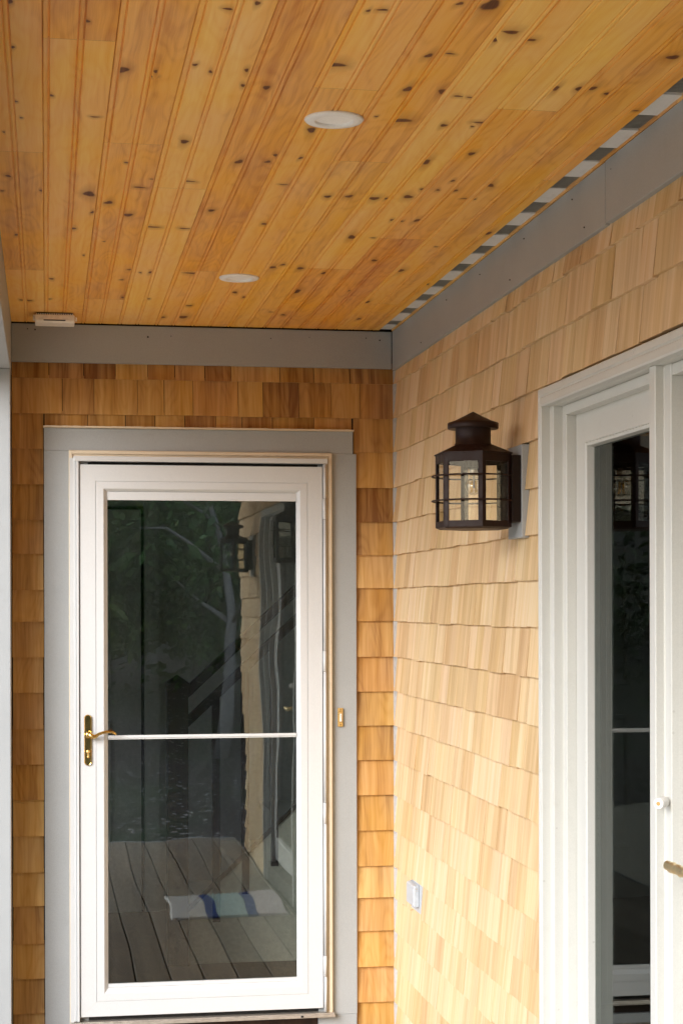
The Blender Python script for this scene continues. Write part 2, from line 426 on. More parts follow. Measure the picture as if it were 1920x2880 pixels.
# rooms behind the storm door (seen through its glass)
mb = MB()
mb.box(-2.6, 2.4, 2.37, 2.45, -.05, 2.6); mb.box(-2.7, -2.6, .13, .7, -.05, 2.6); mb.box(-2.7, -2.6, 1.7, 2.45, -.05, 2.6); mb.box(-2.7, -2.6, .7, 1.7, -.05, 1.1); mb.box(-2.7, -2.6, .7, 1.7, 2.1, 2.6); mb.box(2.4, 2.5, .13, 2.45, -.05, 2.6)  # opening in the left wall added to let sky light brighten the stair hall
mb.box(-2.6, -1.24, .121, .135, -.05, 2.6); mb.box(-.21, 2.4, .121, .135, -.05, 2.6); mb.box(-1.24, -.21, .121, .135, 2.1, 2.6)
mb.build('interior_wall', 'int_white', hw)
mb = MB(); mb.box(-2.7, 2.5, .12, 2.45, 2.6, 2.7); mb.build('interior_ceiling', 'int_white', hw)
mb = MB(); mb.box(-2.6, 2.4, .0, 2.37, -.08, -.012); mb.build('interior_floor', 'darkwood', hw)
mb = MB(); mb.box(-1.24, -1.19, .0, .12, 0, 2.1); mb.box(-.26, -.21, .0, .12, 0, 2.1); mb.box(-1.19, -.26, 0, .12, 2.06, 2.1)
mb.build('door_jamb', 'int_white', hw)

# right wing
rw = thing('house_wall', (0.1, -2.6, 0), 'cedar shingled side wall coloured as brightly lit, holding the black lantern', 'wall')
fnR = lambda a, z, d: (-d + .004, a, z)
mb = MB(); YE = -5.30
def row_r(zb, zt, segs, **k):
    for a, b in segs: shingle_row(mb, fnR, a, b, zb, zt, rand_joints(a, b), tone=(.3, 1.), jit=.0022, tilt=.0015, **k)
row_r(2.351, 2.42, [(YE, -.018)])
row_r(2.222, 2.351, [(YE, -.018)]); row_r(2.093, 2.222, [(YE, -.018)])
p = 2.093
zz = zr[1:]
for i, z in enumerate(zz):
    segs = [(YE, -4.116), (-2.046, -.018)]
    if 1.70 < z + .01 and z < 1.84: segs = [(YE, -4.116), (-2.046, -1.889), (-1.740, -.018)]
    if .40 < z < .425: segs = [(YE, -4.116), (-2.046, -.4905), (-.316, -.018)]
    row_r(z, p, segs); p = z
mb.build('shingles', 'cedar_lit', rw)
mb = MB()
mb.box(.004, .12, -2.058, .004, -.5, 2.6); mb.box(.004, .12, -4.11, -2.058, 2.070, 2.6); mb.box(.004, .12, YE, -4.11, -.5, 2.6)
mb.box(.12, 6, YE, YE + .12, -.5, 3.2); mb.box(.004, .12, -2.058, -4.11, -.5, 0)
mb.build('sheathing', 'felt', rw)
mb = MB()
mb.box(-.016, .004, -2.610, -.023, 2.402, 2.549); mb.build('frieze_board', 'grey', rw, bevel=.0015)
mb = MB()
mb.box(-.018, .004, YE - .02, -2.6185, 2.4035, 2.549); mb.build('frieze_board', 'grey', rw, bevel=.0015)
mb = MB(); mb.box(-.010, .004, -.030, -.0025, -.3, 2.401); mb.build('corner_strip', 'greybox', rw)
mb = MB()
for y, z in ((-2.66, 2.52), (-2.35, 2.52), (-1.9, 2.515), (-1.4, 2.51), (-1.75, 2.43), (-.95, 2.51), (-.55, 2.43), (-2.45, 2.43)):
    mb.lathe([(.0018, -.0185), (.0018, -.012)], (0, y, z), 8, axis='x', cap0=True)
mb.build('nail_head', 'screw', rw)
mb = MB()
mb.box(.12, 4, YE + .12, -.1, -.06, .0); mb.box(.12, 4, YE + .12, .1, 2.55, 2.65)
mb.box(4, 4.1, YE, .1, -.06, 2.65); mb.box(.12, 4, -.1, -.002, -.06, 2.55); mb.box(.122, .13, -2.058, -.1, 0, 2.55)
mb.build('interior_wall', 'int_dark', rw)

# ------------------------------------------------------------ ceiling
pc = thing('porch_ceiling', (-.7, -2.6, 2.55), 'knotty varnished pine beadboard ceiling over the porch', 'ceiling')
ZC = 2.552; PX0 = -1.3059; PW = .1333; XE = -.0665
mb = MB()
prof_full = []
def bead(x): return [(x - .0070, 0), (x - .0060, .0032), (x - .0048, .0032), (x - .0036, .0003), (x, -.0006), (x + .0036, .0003), (x + .0048, .0032), (x + .0060, .0032), (x + .0070, 0)]
knots = [(-.988,-3.521,.0074),(-.941,-3.558,.0061),(-1.227,-3.418,.0044),(-1.153,-3.14,.0151),(-1.099,-3.106,.007),(-1.09,-3.14,.0048),(-1.018,-3.194,.0054),(-.985,-3.155,.0048),(-.917,-3.175,.0062),(-.907,-3.073,.0057),(-.995,-2.628,.0127),(-.956,-2.26,.0104),(-1.197,-2.798,.0068),(-1.298,-2.944,.0043),(-1.114,-2.42,.0058),(-1.043,-2.267,.0043),(-1.072,-2.178,.0106),(-1.193,-2.089,.0161),(-1.306,-2.107,.0053),(-1.389,-2.245,.0086),(-1.407,-2.088,.0053),(-1.38,-1.562,.0089),(-1.225,-1.67,.0097),(-1.19,-1.3,.0042),(-1.283,-.905,.009),(-1.294,-.529,.0072),(-1.173,-1.88,.0065),(-1.141,-2.0,.0109),(-1.085,-1.862,.0113),(-1.012,-1.723,.0136),(-.925,-1.717,.0107),(-.873,-1.95,.0112),(-.856,-2.469,.0099),(-.79,-2.479,.0083),(-.775,-2.54,.0074),(-.719,-2.525,.0058),(-.724,-2.262,.007),(-.597,-2.153,.0108),(-.716,-1.808,.0096),(-.636,-1.198,.0163),(-.591,-1.244,.0076),(-.531,-1.197,.012),(-.446,-1.131,.0144),(-.491,-.803,.0187),(-.813,-.467,.0123),(-.896,-.208,.0127),(-.817,-.224,.0229),(-.837,-1.067,.0221),(-1.046,-1.096,.0077),(-.97,-1.061,.0088),(-1.011,-1.051,.0055),(-1.042,-.598,.0083),(-.969,-.584,.006),(-.685,-.749,.0106),(-.517,-.38,.0063),(-.469,-.326,.0101),(-.753,-3.234,.017),(-.73,-2.767,.0139),(-1.366,-3.248,.0033),(-1.366,-2.889,.0029),(-1.365,-3.5,.0061),(-1.39,-2.647,.0031),(-1.351,-2.768,.003),(-1.137,-1.508,.004),(-1.063,-.92,.0068),(-.643,-.664,.0072),(-1.378,-.495,.0096),(-1.356,-.49,.0108),(-.865,-3.066,.0085),(-.597,-3.611,.0073),(-.543,-3.612,.0184),(-.471,-3.477,.0129),(-.487,-3.43,.0065),(-.433,-3.439,.0098),(-.589,-3.32,.0094),(-.552,-3.337,.0067),(-.584,-3.1,.0107),(-.507,-3.095,.0115),(-.473,-3.068,.0072),(-.439,-3.063,.0058),(-.554,-2.872,.0228),(-.454,-2.849,.0077),(-.391,-2.85,.0038),(-.374,-2.883,.0114),(-.338,-2.623,.009),(-.428,-2.534,.0125),(-.238,-2.334,.0131),(-.322,-2.364,.0061),(-.544,-2.164,.0117),(-.477,-2.15,.0118),(-.446,-2.153,.0054),(-.396,-2.182,.0135),(-.378,-2.268,.0062),(-.337,-2.265,.0062),(-.297,-2.265,.008),(-.251,-2.183,.0063),(-.225,-2.18,.0036),(-.316,-1.915,.0096),(-.362,-1.899,.0057),(-.385,-1.909,.0057),(-.453,-1.674,.014),(-.392,-1.674,.006),(-.33,-1.353,.0085),(-.223,-1.209,.0176),(-.095,-1.783,.0119),(-.301,-3.152,.0107),(-.246,-3.155,.0086),(-.225,-3.163,.0121),(-.18,-3.132,.0072),(-.131,-3.382,.0121),(-.191,-1.58,.0051),(-.232,-.632,.0121),(-.187,-.277,.009),(-.318,-.838,.0058),(-.722,-3.558,.0074),(-.746,-3.55,.005),(-.61,-2.895,.003),(-.082,-3.022,.006),(-.089,-.993,.0057)]
cutsY = {0: [-3.31], -1: [-2.48, -1.04], 1: [-2.59, -.55], 2: [-2.18], 3: [-1.1], 4: [-3.08], 5: [-2.51], 6: [-1.2], 7: [-2.99, -1.67], 8: [-.6], 9: [-2.4]}
YA, YB = -5.5, -.026; kdone = []
for k in range(-1, 10):
    x0 = PX0 + PW * k; x1 = x0 + PW
    xa, xb = max(x0, -1.424), min(x1, XE)
    cuts = [YA] + sorted(cutsY[k]) + [YB]
    for a, b in zip(cuts, cuts[1:]):
        rd = rv(.36, .86); ou, ov = rng.uniform(0, 9), rng.uniform(0, 9)
        pf = [(x0, .006), (x0 + .001, .001)] + [(x0 + .0025, 0)] + [(x0 + .0095, -.0004), (x0 + .0115, .0032), (x0 + .0125, .0032), (x0 + .014, 0)] + bead(x0 + PW / 2 + .003) + [(x1 - .0025, 0), (x1 - .0005, .001), (x1, .006)]
        pf = [q for q in pf if xa - 1e-6 <= q[0] <= xb + 1e-6]
        if pf[0][0] > xa + 1e-5: pf = [(xa, 0)] + pf
        if pf[-1][0] < xb - 1e-5: pf = pf + [(xb, 0)]
        e = .0004
        ra = [[(x, y, ZC + h) for x, h in pf] for y in (a + e, b - e)]
        n0 = len(mb.f)
        mb.loft([ra[0], ra[1]], closed=False, rnd=rd, uvf=lambda q, ou=ou, ov=ov: (q[1] + ou, q[0] + ov))
        # knots lying in this board: flush discs sharing the board's grain
        for kx, ky, kr in knots:
            if xa <= kx < xb and a <= ky < b:
                xm = x0 + PW / 2 + .003
                fa, fb = (x0 + .0145, xm - .007) if kx < xm else (xm + .007, x1 - .003)
                fa, fb = max(fa, xa + .001), min(fb, xb - .001)
                kx = min(max(kx, fa + .003), fb - .003); zk = ZC - .0002 - .00006 * (len(kdone) % 6); kdone.append(1)
                kr = min(max(kr, .0042), .02) * .8; n = 14; ph = rng.uniform(0, 6)
                wide = rng.choice((.85, .95, 1., 1.1, 1.5))
                def pt(f_, i, ry=1.6, rot=rng.uniform(-.5, .5), kx=kx, ky=ky, kr=kr, ph=ph, fa=fa, fb=fb, zk=zk):
                    an = 2 * math.pi * i / n; w_ = (1 + .16 * math.sin(2 * an + ph) + .14 * math.sin(3 * an + 2 * ph)) 
                    x = kx + kr * f_ * w_ * (math.cos(an) + .25 * rot * math.sin(an)) * wide; y = ky + kr * f_ * w_ * math.sin(an) * ry
                    return (min(max(x, fa), fb), min(max(y, a + .001), b - .001), zk)
                ey = rng.choice((1.2, 1.45, 1.7, 2.0)) if wide < 1.4 else .7; lev = [(.6, 1, ey), (.95, .76, ey), (1.3, .4, ey * 1.25), (2.3, .0, ey * 1.8 + 1)]
                bidx = len(mb.v); mb.v.append((kx, ky, zk))
                for f_, _, ry in lev: mb.v += [pt(f_, i, ry) for i in range(n)]
                U_ = lambda q: (mb.v[q][1] + ou, mb.v[q][0] + ov)
                for i in range(n):
                    j = (i + 1) % n; q = (bidx, bidx + 1 + i, bidx + 1 + j)
                    mb.face(q, [U_(t) for t in q], [(rd[0], rd[1], 1), (rd[0], rd[1], .95), (rd[0], rd[1], .95)])
                    for L in range(3):
                        q = (bidx + 1 + L * n + i, bidx + 1 + (L + 1) * n + i, bidx + 1 + (L + 1) * n + j, bidx + 1 + L * n + j)
                        v0, v1 = lev[L][1], lev[L + 1][1]
                        mb.face(q, [U_(t) for t in q], [(rd[0], rd[1], v0), (rd[0], rd[1], v1), (rd[0], rd[1], v1), (rd[0], rd[1], v0)])
mb.build('planks', 'pine', pc, recalc=False)
# vent strip: pale panels with louvred openings
mb = MB(); X0, X1 = XE + .002, -.0195
dk = [(-3.262, -3.131), (-2.979, -2.857), (-2.707, -2.581), (-2.431, -2.308), (-2.155, -2.026), (-1.876, -1.746), (-1.594, -1.475), (-1.322, -1.197), (-1.048, -.918), (-.787, -.658), (-.51, -.393), (-.232, -.135)]
y = -3.54
while y > -5.4: dk.append((y, y + .128)); y -= .275
dk.sort(); last = -5.5
for a, b in dk:
    mb.box(X0, X1, last, a, ZC + .004, ZC + .010, m=0)
    mb.box(X0, X1, a, b, ZC + .018, ZC + .024, m=1)
    yy = a + .005
    while yy < b - .003:
        mb.hexa([(X0, yy, ZC + .006), (X1, yy, ZC + .006), (X0, yy + .002, ZC + .006), (X1, yy + .002, ZC + .006), (X0, yy + .005, ZC + .016), (X1, yy + .005, ZC + .016), (X0, yy + .007, ZC + .016), (X1, yy + .007, ZC + .016)], m=2); yy += .0095
    last = b
mb.box(X0, X1, last, -.03, ZC + .004, ZC + .010, m=0)
mb.build('vent_strip', ['greyvent', 'ventback', 'louvre'], pc)
mb = MB(); last = -5.5
for c in (-4.4, -3.1, -2.52, -1.35, -.028):
    mb.box(-.0192, -.0085 - .0, last + .0015, c, 2.5495 + rng.uniform(-.001, .0005), ZC + .012, rv(.1, .9), 0, 'y'); last = c
mb.build('batten', 'batten', pc)
mb = MB(); mb.box(-1.9, 6, -5.6, 6, 2.60, 2.66); mb.box(-1.424, -.0665, -5.5, -.02, ZC + .0065, ZC + .02); mb.box(-.0665, .2, -5.5, -.02, ZC + .03, ZC + .045)
mb.build('roof_deck', 'roof', pc)

# beam and engaged post at the left
mb = MB(); mb.box(-1.64, -1.4245, -5.5, -.0, 2.36, 2.60)
o = mb.build('porch_beam', 'grey', loc=(-1.53, -2.7, 2.36), bevel=.002); tag(o, 'grey painted boxed beam along the open left side under the ceiling', 'beam')
mb = MB(); mb.box(-1.66, -1.4255, -.20, -.002, -.3, 2.359)
o = mb.build('porch_post', 'grey', loc=(-1.54, -.1, -.3), bevel=.002); tag(o, 'pale grey engaged post at the left edge beneath the beam', 'post')

# ------------------------------------------------------------ ceiling lights
rl = thing('recessed_light', (-.6955, -2.862, ZC), 'nearer of the two round white recessed ceiling lights', 'ceiling light', 'recessed lights in the pine ceiling')
mb = MB(); mb.lathe([(.0628, 0), (.0635, -.002), (.060, -.0055), (.0425, -.0068), (.0405, -.0062), (.0395, -.0008)], rl.location, 56)
mb.build('trim_ring', 'ringw', rl)
mb = MB(); mb.lathe([(.0397, -.0012), (.0002, -.0013)], rl.location, 48, smooth=False, cap1=True)
mb.build('light_lens', 'lens', rl)
r2 = copy_tree(rl); r2.location = (-.700, -1.016, ZC); tag(r2, 'farther recessed ceiling light, closer to the storm door')

# small white device
dv = thing('sensor_box', (-1.268, -.2, ZC), 'small white plastic box with dark slot under the ceiling at left', 'sensor')
mb = MB()
prof = [(-.262, ZC - .009), (-.262, ZC - .030), (-.256, ZC - .037), (-.17, ZC - .037), (-.165, ZC - .009)]
mb.loft([[(x, y, z) for y, z in prof] for x in (-1.338, -1.200)], cap0=True, cap1=True)
mb.box(-1.198, -1.192, -.255, -.235, ZC - .028, ZC - .014); mb.box(-1.345, -1.3385, -.25, -.22, ZC - .026, ZC - .008)
mb.build('housing', 'beige', dv, bevel=.003)
mb = MB(); mb.box(-1.331, -1.207, -.258, -.17, ZC - .009, ZC - .002); mb.build('rear_shell', 'black', dv)
mb = MB(); x = -1.333
while x < -1.208: mb.box(x, x + .0028, -.2605, -.255, ZC - .009, ZC - .0045); x += .0062
mb.build('vent_teeth', 'beige', dv)
mb = MB(); mb.box(-1.308, -1.232, -.2632, -.2618, ZC - .0305, ZC - .0268); mb.build('slot', 'black', dv)

# ------------------------------------------------------------ storm door
fY = lambda a, b, d: (a, d, b)
sdn = thing('storm_door', (-.733, -.03, 0), 'white full view storm door with brass lever handle and middle crossbar', 'door')
mb = MB()   # brickmould
mb.rects([(-1.2190, -.2430, -.014, 2.0870, .0), (-1.2190, -.2480, -.014, 2.0870, -.036), (-1.2165, -.2505, -.014, 2.0845, -.040), (-1.2065, -.2605, -.014, 2.0740, -.040), (-1.2045, -.2625, -.014, 2.0720, -.034), (-1.2000, -.2700, -.014, 2.0660, -.034), (-1.2000, -.2700, -.014, 2.0660, 0)], fY)
mb.build('brickmould', 'cream', sdn, bevel=.001)
mb = MB()
mb.box(-1.2165, -1.204, -.0415, -.0405, -.012, 2.058); mb.build('side_flange', 'white_door', sdn)
mb = MB()   # aluminium mounting frame
mb.box(-1.2035, -1.1935, -.0440, -.0, .002, 2.0640); mb.box(-1.1925, -1.1835, -.0520, -.0, .002, 2.0520)
mb.box(-1.1990, -.2675, -.0560, -.0, 2.0460, 2.0645)
mb.box(-.2795, -.2715, -.040, -.0, .002, 2.0455)
mb.build('frame', 'white_door', sdn, bevel=.0015)
mb = MB(); mb.box(-1.183, -.2795, -.022, -.006, -.002, 2.045); 
mb2 = MB()
for a, b, c, d in ((-1.183, -1.10, 0, 2.045), (-.36, -.2796, 0, 2.045), (-1.10, -.36, 1.93, 2.045), (-1.10, -.36, 0, .10)): mb2.box(a, b, -.018, -.006, c, d)
mb2.build('weatherstrip', 'black', sdn)
mb = MB(); mb.box(-1.2185, -.2435, -.050, .0, -.014, -.001)
mb.box(-1.2185, -.2435, -.058, -.0505, -.016, -.006)
mb.build('threshold', 'steel', sdn, bevel=.001)
mb = MB()
for x in (-1.135, -.372): mb.box(x, x + .01, -.0592, -.0582, -.013, -.006)
mb.build('weep_slot', 'black', sdn)
# leaf
L0, L1, B0, B1 = -1.1800, -.2855, .0165, 2.0345
gx0, gx1, gz0, gz1 = -1.0790, -.3830, .1330, 1.9060
mb = MB()
def ins(l, r_, b, t, y): return (L0 + l, L1 - r_, B0 + b, B1 - t, y)
mb.rects([ins(0, 0, 0, 0, -.02), ins(0, 0, 0, 0, -.0435), ins(.0015, .0015, .0015, .0015, -.0455), ins(.0565, .0555, .0545, .0600, -.0455), ins(.0570, .0560, .0550, .0605, -.0430), ins(.0585, .0575, .0565, .0620, -.0430), ins(.0590, .0580, .0570, .0625, -.0455),
          ins(.0855, .0835, .0840, .0870, -.0455), ins(.0875, .0855, .0860, .0890, -.0440), (gx0 - .0005, gx1 + .0005, gz0 - .014, gz1 + .0305, -.0310), (gx0 - .0005, gx1 + .0005, gz0 - .014, gz1 + .0305, -.02)], fY)
mb.box(gx0 - .0004, gx1 + .0004, -.034, -.0225, gz1, gz1 + .0300)          # rolled screen cassette
mb.box(gx0 - .0004, gx1 + .0004, -.034, -.0225, gz0 - .0135, gz0)
leaf = mb.build('leaf', 'white_door', sdn)
for xa, xb, za, zb_ in ((L0, L0 + .057, B1, B1 - .0605), (L1, L1 - .056, B1, B1 - .0605), (L0, L0 + .057, B0, B0 + .055), (L1, L1 - .056, B0, B0 + .055), (L0 + .059, L0 + .0855, B1 - .0625, B1 - .087), (L1 - .058, L1 - .0835, B1 - .0625, B1 - .087)):
    mb = MB(); mb.quad([(xa, -.04575, za), (xa + .0005, -.04575, za), (xb + .0005, -.04575, zb_), (xb, -.04575, zb_)]); mb.build('mitre_joint', 'cream', leaf, recalc=False)
mb = MB(); zc = 1.0365
mb.box(gx0 + .0005, gx1 - .0005, -.037, -.0225, zc - .0035, zc + .0065); mb.box(gx0 + .0005, gx1 - .0005, -.034, -.0225, zc - .0085, zc - .0042)
mb.build('crossbar', 'white_door', sdn, bevel=.001)
for a, b in ((gz0 - .01, zc - .004), (zc + .002, gz1 + .02)):
    mb = MB(); mb.box(gx0 - .006, gx1 + .006, -.0265, -.0245, a, b); mb.build('glass_pane', 'glass', sdn)
for i, z in enumerate((1.878, 1.310, .743, .173)):
    mb = MB(); mb.tube([(-.2785, -.0475, z - .0385), (-.2785, -.0475, z + .0385)], .0062, 14); mb.build('hinge', 'white_door', sdn)
mb = MB(); cuts = [.004, .173, .743, 1.310, 1.878, 2.044]
for i, (a, b) in enumerate(zip(cuts, cuts[1:])):
    a2 = a + (.0395 if i else 0); b2 = b - (.0395 if i < 4 else 0)
    mb.tube([(-.2775, -.0470, a2), (-.2775, -.0470, b2)], .0058, 14)
mb.build('hinge_rail', 'white_door', sdn)
# handle
hp = MB(); outl = []
cx, cz0, cz1, hw_ = -1.1525, .9355, 1.1215, .0133
for i in range(13): a = math.pi * i / 12; outl.append((hw_ * math.cos(a), cz1 - .011 + .011 * math.sin(a)))
for i in range(13): a = math.pi + math.pi * i / 12; outl.append((hw_ * math.cos(a), cz0 + .013 + .013 * math.sin(a)))
mz = (cz0 + cz1) / 2
rings = []
for sx, szz, y in ((1, 1, -.0455), (1, 1, -.0505), (.93, .992, -.0530), (.82, .978, -.0520), (.78, .974, -.0505)):
    rings.append([(cx + x * sx, y, mz + (z - mz) * szz) for x, z in outl])
hp.loft(rings, cap1=True)
hpo = hp.build('handle_plate', 'brass', sdn)
mb = MB(); lx, lz = cx + .002, 1.0475
mb.lathe([(.0001, -.0655), (.0095, -.064), (.0125, -.059), (.0125, -.0505)], (lx, 0, lz), 24, axis='y')
pth = [(lx, -.062, lz + .004), (lx + .008, -.067, lz - .001), (lx + .017, -.071, lz - .0055), (lx + .026, -.072, lz - .004), (lx + .036, -.072, lz + .0035), (lx + .05, -.071, lz + .0085), (lx + .066, -.070, lz + .0115), (lx + .08, -.068, lz + .0115), (lx + .092, -.066, lz + .007), (lx + .1005, -.064, lz - .0005)]
mb.tube(pth, [.0105, .0105, .0088, .0068, .0058, .0054, .0056, .0058, .0052, .0030], 14)
lv = mb.build('lever', 'brass', hpo)
for o in (lv,): o.location = (0, 0, 0)
mb = MB(); mb.lathe([(.0001, -.0575), (.0058, -.0572), (.0066, -.056), (.0068, -.0505)], (cx + .001, 0, .9865), 20, axis='y')
mb.box(cx - .0032, cx + .0052, -.0555, -.0505, .968, .9815); mb.lathe([(.0001, -.0556), (.0045, -.0555), (.0045, -.0505)], (cx + .001, 0, .9675), 16, axis='y')
mb.build('lock_cylinder', 'brass_dull', hpo)

# door bell
db = thing('doorbell', (-.2165, -.02, 1.0985), 'small brass doorbell button on the grey trim right of the storm door', 'doorbell')
mb = MB(); mb.hexa([(-.2265, -.0206, 1.0630), (-.2060, -.0206, 1.0630), (-.2265, -.0206, 1.1340), (-.2060, -.0206, 1.1340), (-.2245, -.030, 1.0645), (-.2075, -.030, 1.0645), (-.2245, -.030, 1.1325), (-.2075, -.030, 1.1325)])
mb.build('plate', 'brass_dull', db, bevel=.0008)
mb = MB(); mb.box(-.2197, -.2122, -.0325, -.0295, 1.083, 1.1125); bt = mb.build('button', 'plastic', db, bevel=.0008)
mb = MB()
for z in (1.0710, 1.1265):
    mb = MB(); mb.lathe([(.0001, -.0312), (.0019, -.0310), (.0022, -.0299)], (-.216, 0, z), 12, axis='y'); mb.build('screw', 'screw', db)
mb = MB(); mb.quad([(-.2172, -.0327, 1.1073), (-.2152, -.0327, 1.1065), (-.2150, -.0327, 1.1035), (-.2160, -.0327, 1.1045)]); mb.box(-.2165, -.2161, -.0328, -.0326, 1.0965, 1.104)
mb.build('button_mark', 'screw', db)

# ------------------------------------------------------------ lantern
LY = -1.815
blk = MB(); blk.box(-.021, .004, -1.888, -1.743, 1.7015, 1.9565)
o = blk.build('mounting_block', 'grey', loc=(0, LY, 1.70), bevel=.0015)
tag(o, 'grey painted mounting board behind the lantern near the side door', 'mounting block')
Z0, Z1 = 1.7305, 1.9325; LX = -.1395; RH = .1085
ln = thing('wall_lantern', (LX, LY, Z0), 'dark bronze six sided lantern with clear bulb on the near side wall', 'wall lantern', 'bronze lanterns on the side wall')
def hexp(r_, z, rot=90): return [(LX + r_ * math.cos(R(rot + 60 * k)), LY + r_ * math.sin(R(rot + 60 * k)), z) for k in range(6)]
mb = MB()
mb.loft([hexp(RH, Z0), hexp(RH, Z0 + .017), hexp(RH - .006, Z0 + .017), hexp(RH - .006, Z0 + .002), hexp(RH - .013, Z0 - .004), hexp(RH - .018, Z0 - .004)], m=0)
mb.loft([hexp(RH - .001, Z0), hexp(RH - .012, Z0 - .0048), hexp(.02, Z0 - .0045)], m=0, cap1=True)
mb.loft([hexp(RH, Z1 - .024), hexp(RH + .001, Z1), hexp(RH - .006, Z1), hexp(RH - .006, Z1 - .024), hexp(RH, Z1 - .024)], m=0)
for k in range(6):
    a = R(90 + 60 * k); c, s0 = math.cos(a), math.sin(a)
    # angle-iron post: two flanges
    for sg in (-1, 1):
        b = R(90 + 60 * k + sg * 120); dx, dy = math.cos(b), math.sin(b)
        P0 = Vector((LX + (RH + .0006) * c, LY + (RH + .0006) * s0, 0)); e = Vector((dx, dy, 0)) * .0125; nrm = Vector((c, s0, 0)) * .0022
        q = []
        for z in (Z0 + .001, Z1 - .002):
            for pp in (P0, P0 + e, P0 - nrm, P0 + e - nrm): q.append((pp.x, pp.y, z))
        mb.hexa(q)
mb.build('cage', 'bronze', ln, bevel=.0006)
mb = MB()
mb.loft([hexp(RH + .004, Z1 - .001), hexp(RH + .004, Z1 + .002), hexp(.056, Z1 + .026)], m=0)
mb.loft([hexp(RH + .003, Z1 - .0012), hexp(.02, Z1 - .0012)], m=0, cap1=True)
mb.lathe([(.052, Z1 + .024), (.0505, Z1 + .030), (.049, Z1 + .031), (.049, Z1 + .072), (.050, Z1 + .073)], (LX, LY, 0), 40)
mb.lathe([(.049, 2.005), (.069, 2.003), (.0705, 2.006), (.0705, 2.018), (.068, 2.020), (.050, 2.026), (.0008, 2.0510)], (LX, LY, 0), 40, cap0=True, cap1=True)
mb.build('hood', 'bronze', ln)
mb = MB()
for zz_, r_ in ((1.985, .0022), (2.0, .0018)):
    for k in range(9):
        a = R(200 + 20 * k + (8 if zz_ > 1.99 else 0)); mb.lathe([(r_, 0), (.0001, 0)], (LX + .0495 * math.cos(a), LY + .0495 * math.sin(a), zz_), 8, cap1=True)
mb.build('vent_hole', 'black', ln)
for z in (1.8715, 1.8035):
    mb = MB(); mb.tube([(LX + .1135 * math.cos(2 * math.pi * k / 48), LY + .1135 * math.sin(2 * math.pi * k / 48), z) for k in range(48)], .0023, 8, closed=True)
    mb.build('guard_ring', 'bronze', ln)
for k in range(6):
    if k == 4: continue
    p0, p1 = hexp(RH - .0035, 0)[k], hexp(RH - .0035, 0)[(k + 1) % 6]
    q0, q1 = hexp(RH - .0055, 0)[k], hexp(RH - .0055, 0)[(k + 1) % 6]
    mb = MB(); mb.hexa([(*p0[:2], Z0 + .014), (*p1[:2], Z0 + .014), (*q0[:2], Z0 + .014), (*q1[:2], Z0 + .014), (*p0[:2], Z1 - .02), (*p1[:2], Z1 - .02), (*q0[:2], Z1 - .02), (*q1[:2], Z1 - .02)])
    mb.build('glass_panel', 'lglass', ln)
mb = MB(); mb.box(-.046, -.0215, LY - .066, LY + .066, 1.7445, 1.9270); mb.box(-.048, -.0455, LY - .05, LY + .05, 1.737, 1.93)
mb.build('backplate', 'bronze_in', ln, bevel=.001)
BX, BY, BZ = LX + .003, LY + .004, 1.844
mb = MB(); mb.lathe([(.0001, BZ - .0245), (.009, BZ - .0226), (.017, BZ - .0170), (.0222, BZ - .0085), (.0238, BZ), (.0222, BZ + .009), (.018, BZ + .0165), (.013, BZ + .0235), (.0115, BZ + .034)], (BX, BY, 0), 28)
bo = mb.build('bulb', 'bulb', ln)
mb = MB(); mb.lathe([(.012, BZ + .032), (.0125, BZ + .055)], (BX, BY, 0), 20, cap0=True, cap1=True); mb.lathe([(.0025, BZ - .004), (.003, BZ + .03)], (BX, BY, 0), 8)
mb.build('bulb_cap', 'steel', ln)
mb = MB(); mb.lathe([(.015, BZ + .050), (.015, Z1 - .002)], (BX, BY, 0), 20, cap0=True); mb.build('socket', 'bronze_in', ln)
mb = MB()
for k in range(4):
    a = R(45 + 90 * k); mb.tube([(BX + .009 * math.cos(a), BY + .009 * math.sin(a), BZ - .016), (BX + .007 * math.cos(a), BY + .007 * math.sin(a), BZ + .016)], .0019, 6)
mb.build('filament', 'filament', bo)
l2 = copy_tree(ln); l2.location = (LX, -4.48, Z0); tag(l2, 'second bronze lantern farther along the side wall, seen mirrored in the storm door glass')
blk = MB(); blk.box(-.021, .004, -4.563, -4.397, 1.702, 1.9545)
o = blk.build('mounting_block', 'grey', loc=(0, -4.48, 1.70), bevel=.0015); tag(o, 'grey board behind the mirrored second lantern', 'mounting block')

# ------------------------------------------------------------ outlet box
ob = thing('outlet_box', (0, -.41, .49), 'pale grey plastic outlet cover low on the side wall near the corner', 'outlet box')
mb = MB(); mb.box(-.007, .004, -.4890, -.317, .4310, .5400); mb.build('mounting_plate', 'greybox', ob)
mb = MB()
mb.loft([[(-.008, -.455, .4525), (-.008, -.327, .4525), (-.008, -.327, .5300), (-.008, -.455, .5300)], [(-.024, -.455, .4515), (-.024, -.327, .4515), (-.024, -.327, .5260), (-.024, -.455, .5260)], [(-.028, -.451, .4555), (-.028, -.331, .4555), (-.028, -.331, .5220), (-.028, -.451, .5220)]], cap0=True, cap1=True)
cv = mb.build('cover', 'greybox', ob, bevel=.0012)
mb = MB(); mb.lathe([(.003, -.4575), (.003, -.4545)], (-.017, 0, .5165), 12, axis='y', cap0=True); mb.box(-.024, -.010, -.4556, -.4550, .5085, .5091); mb.build('hinge_pin', 'steel', ob)
mb = MB(); mb.box(.000, .0035, -.4903, -.4893, .4815, .54); mb.build('gap', 'black', ob)

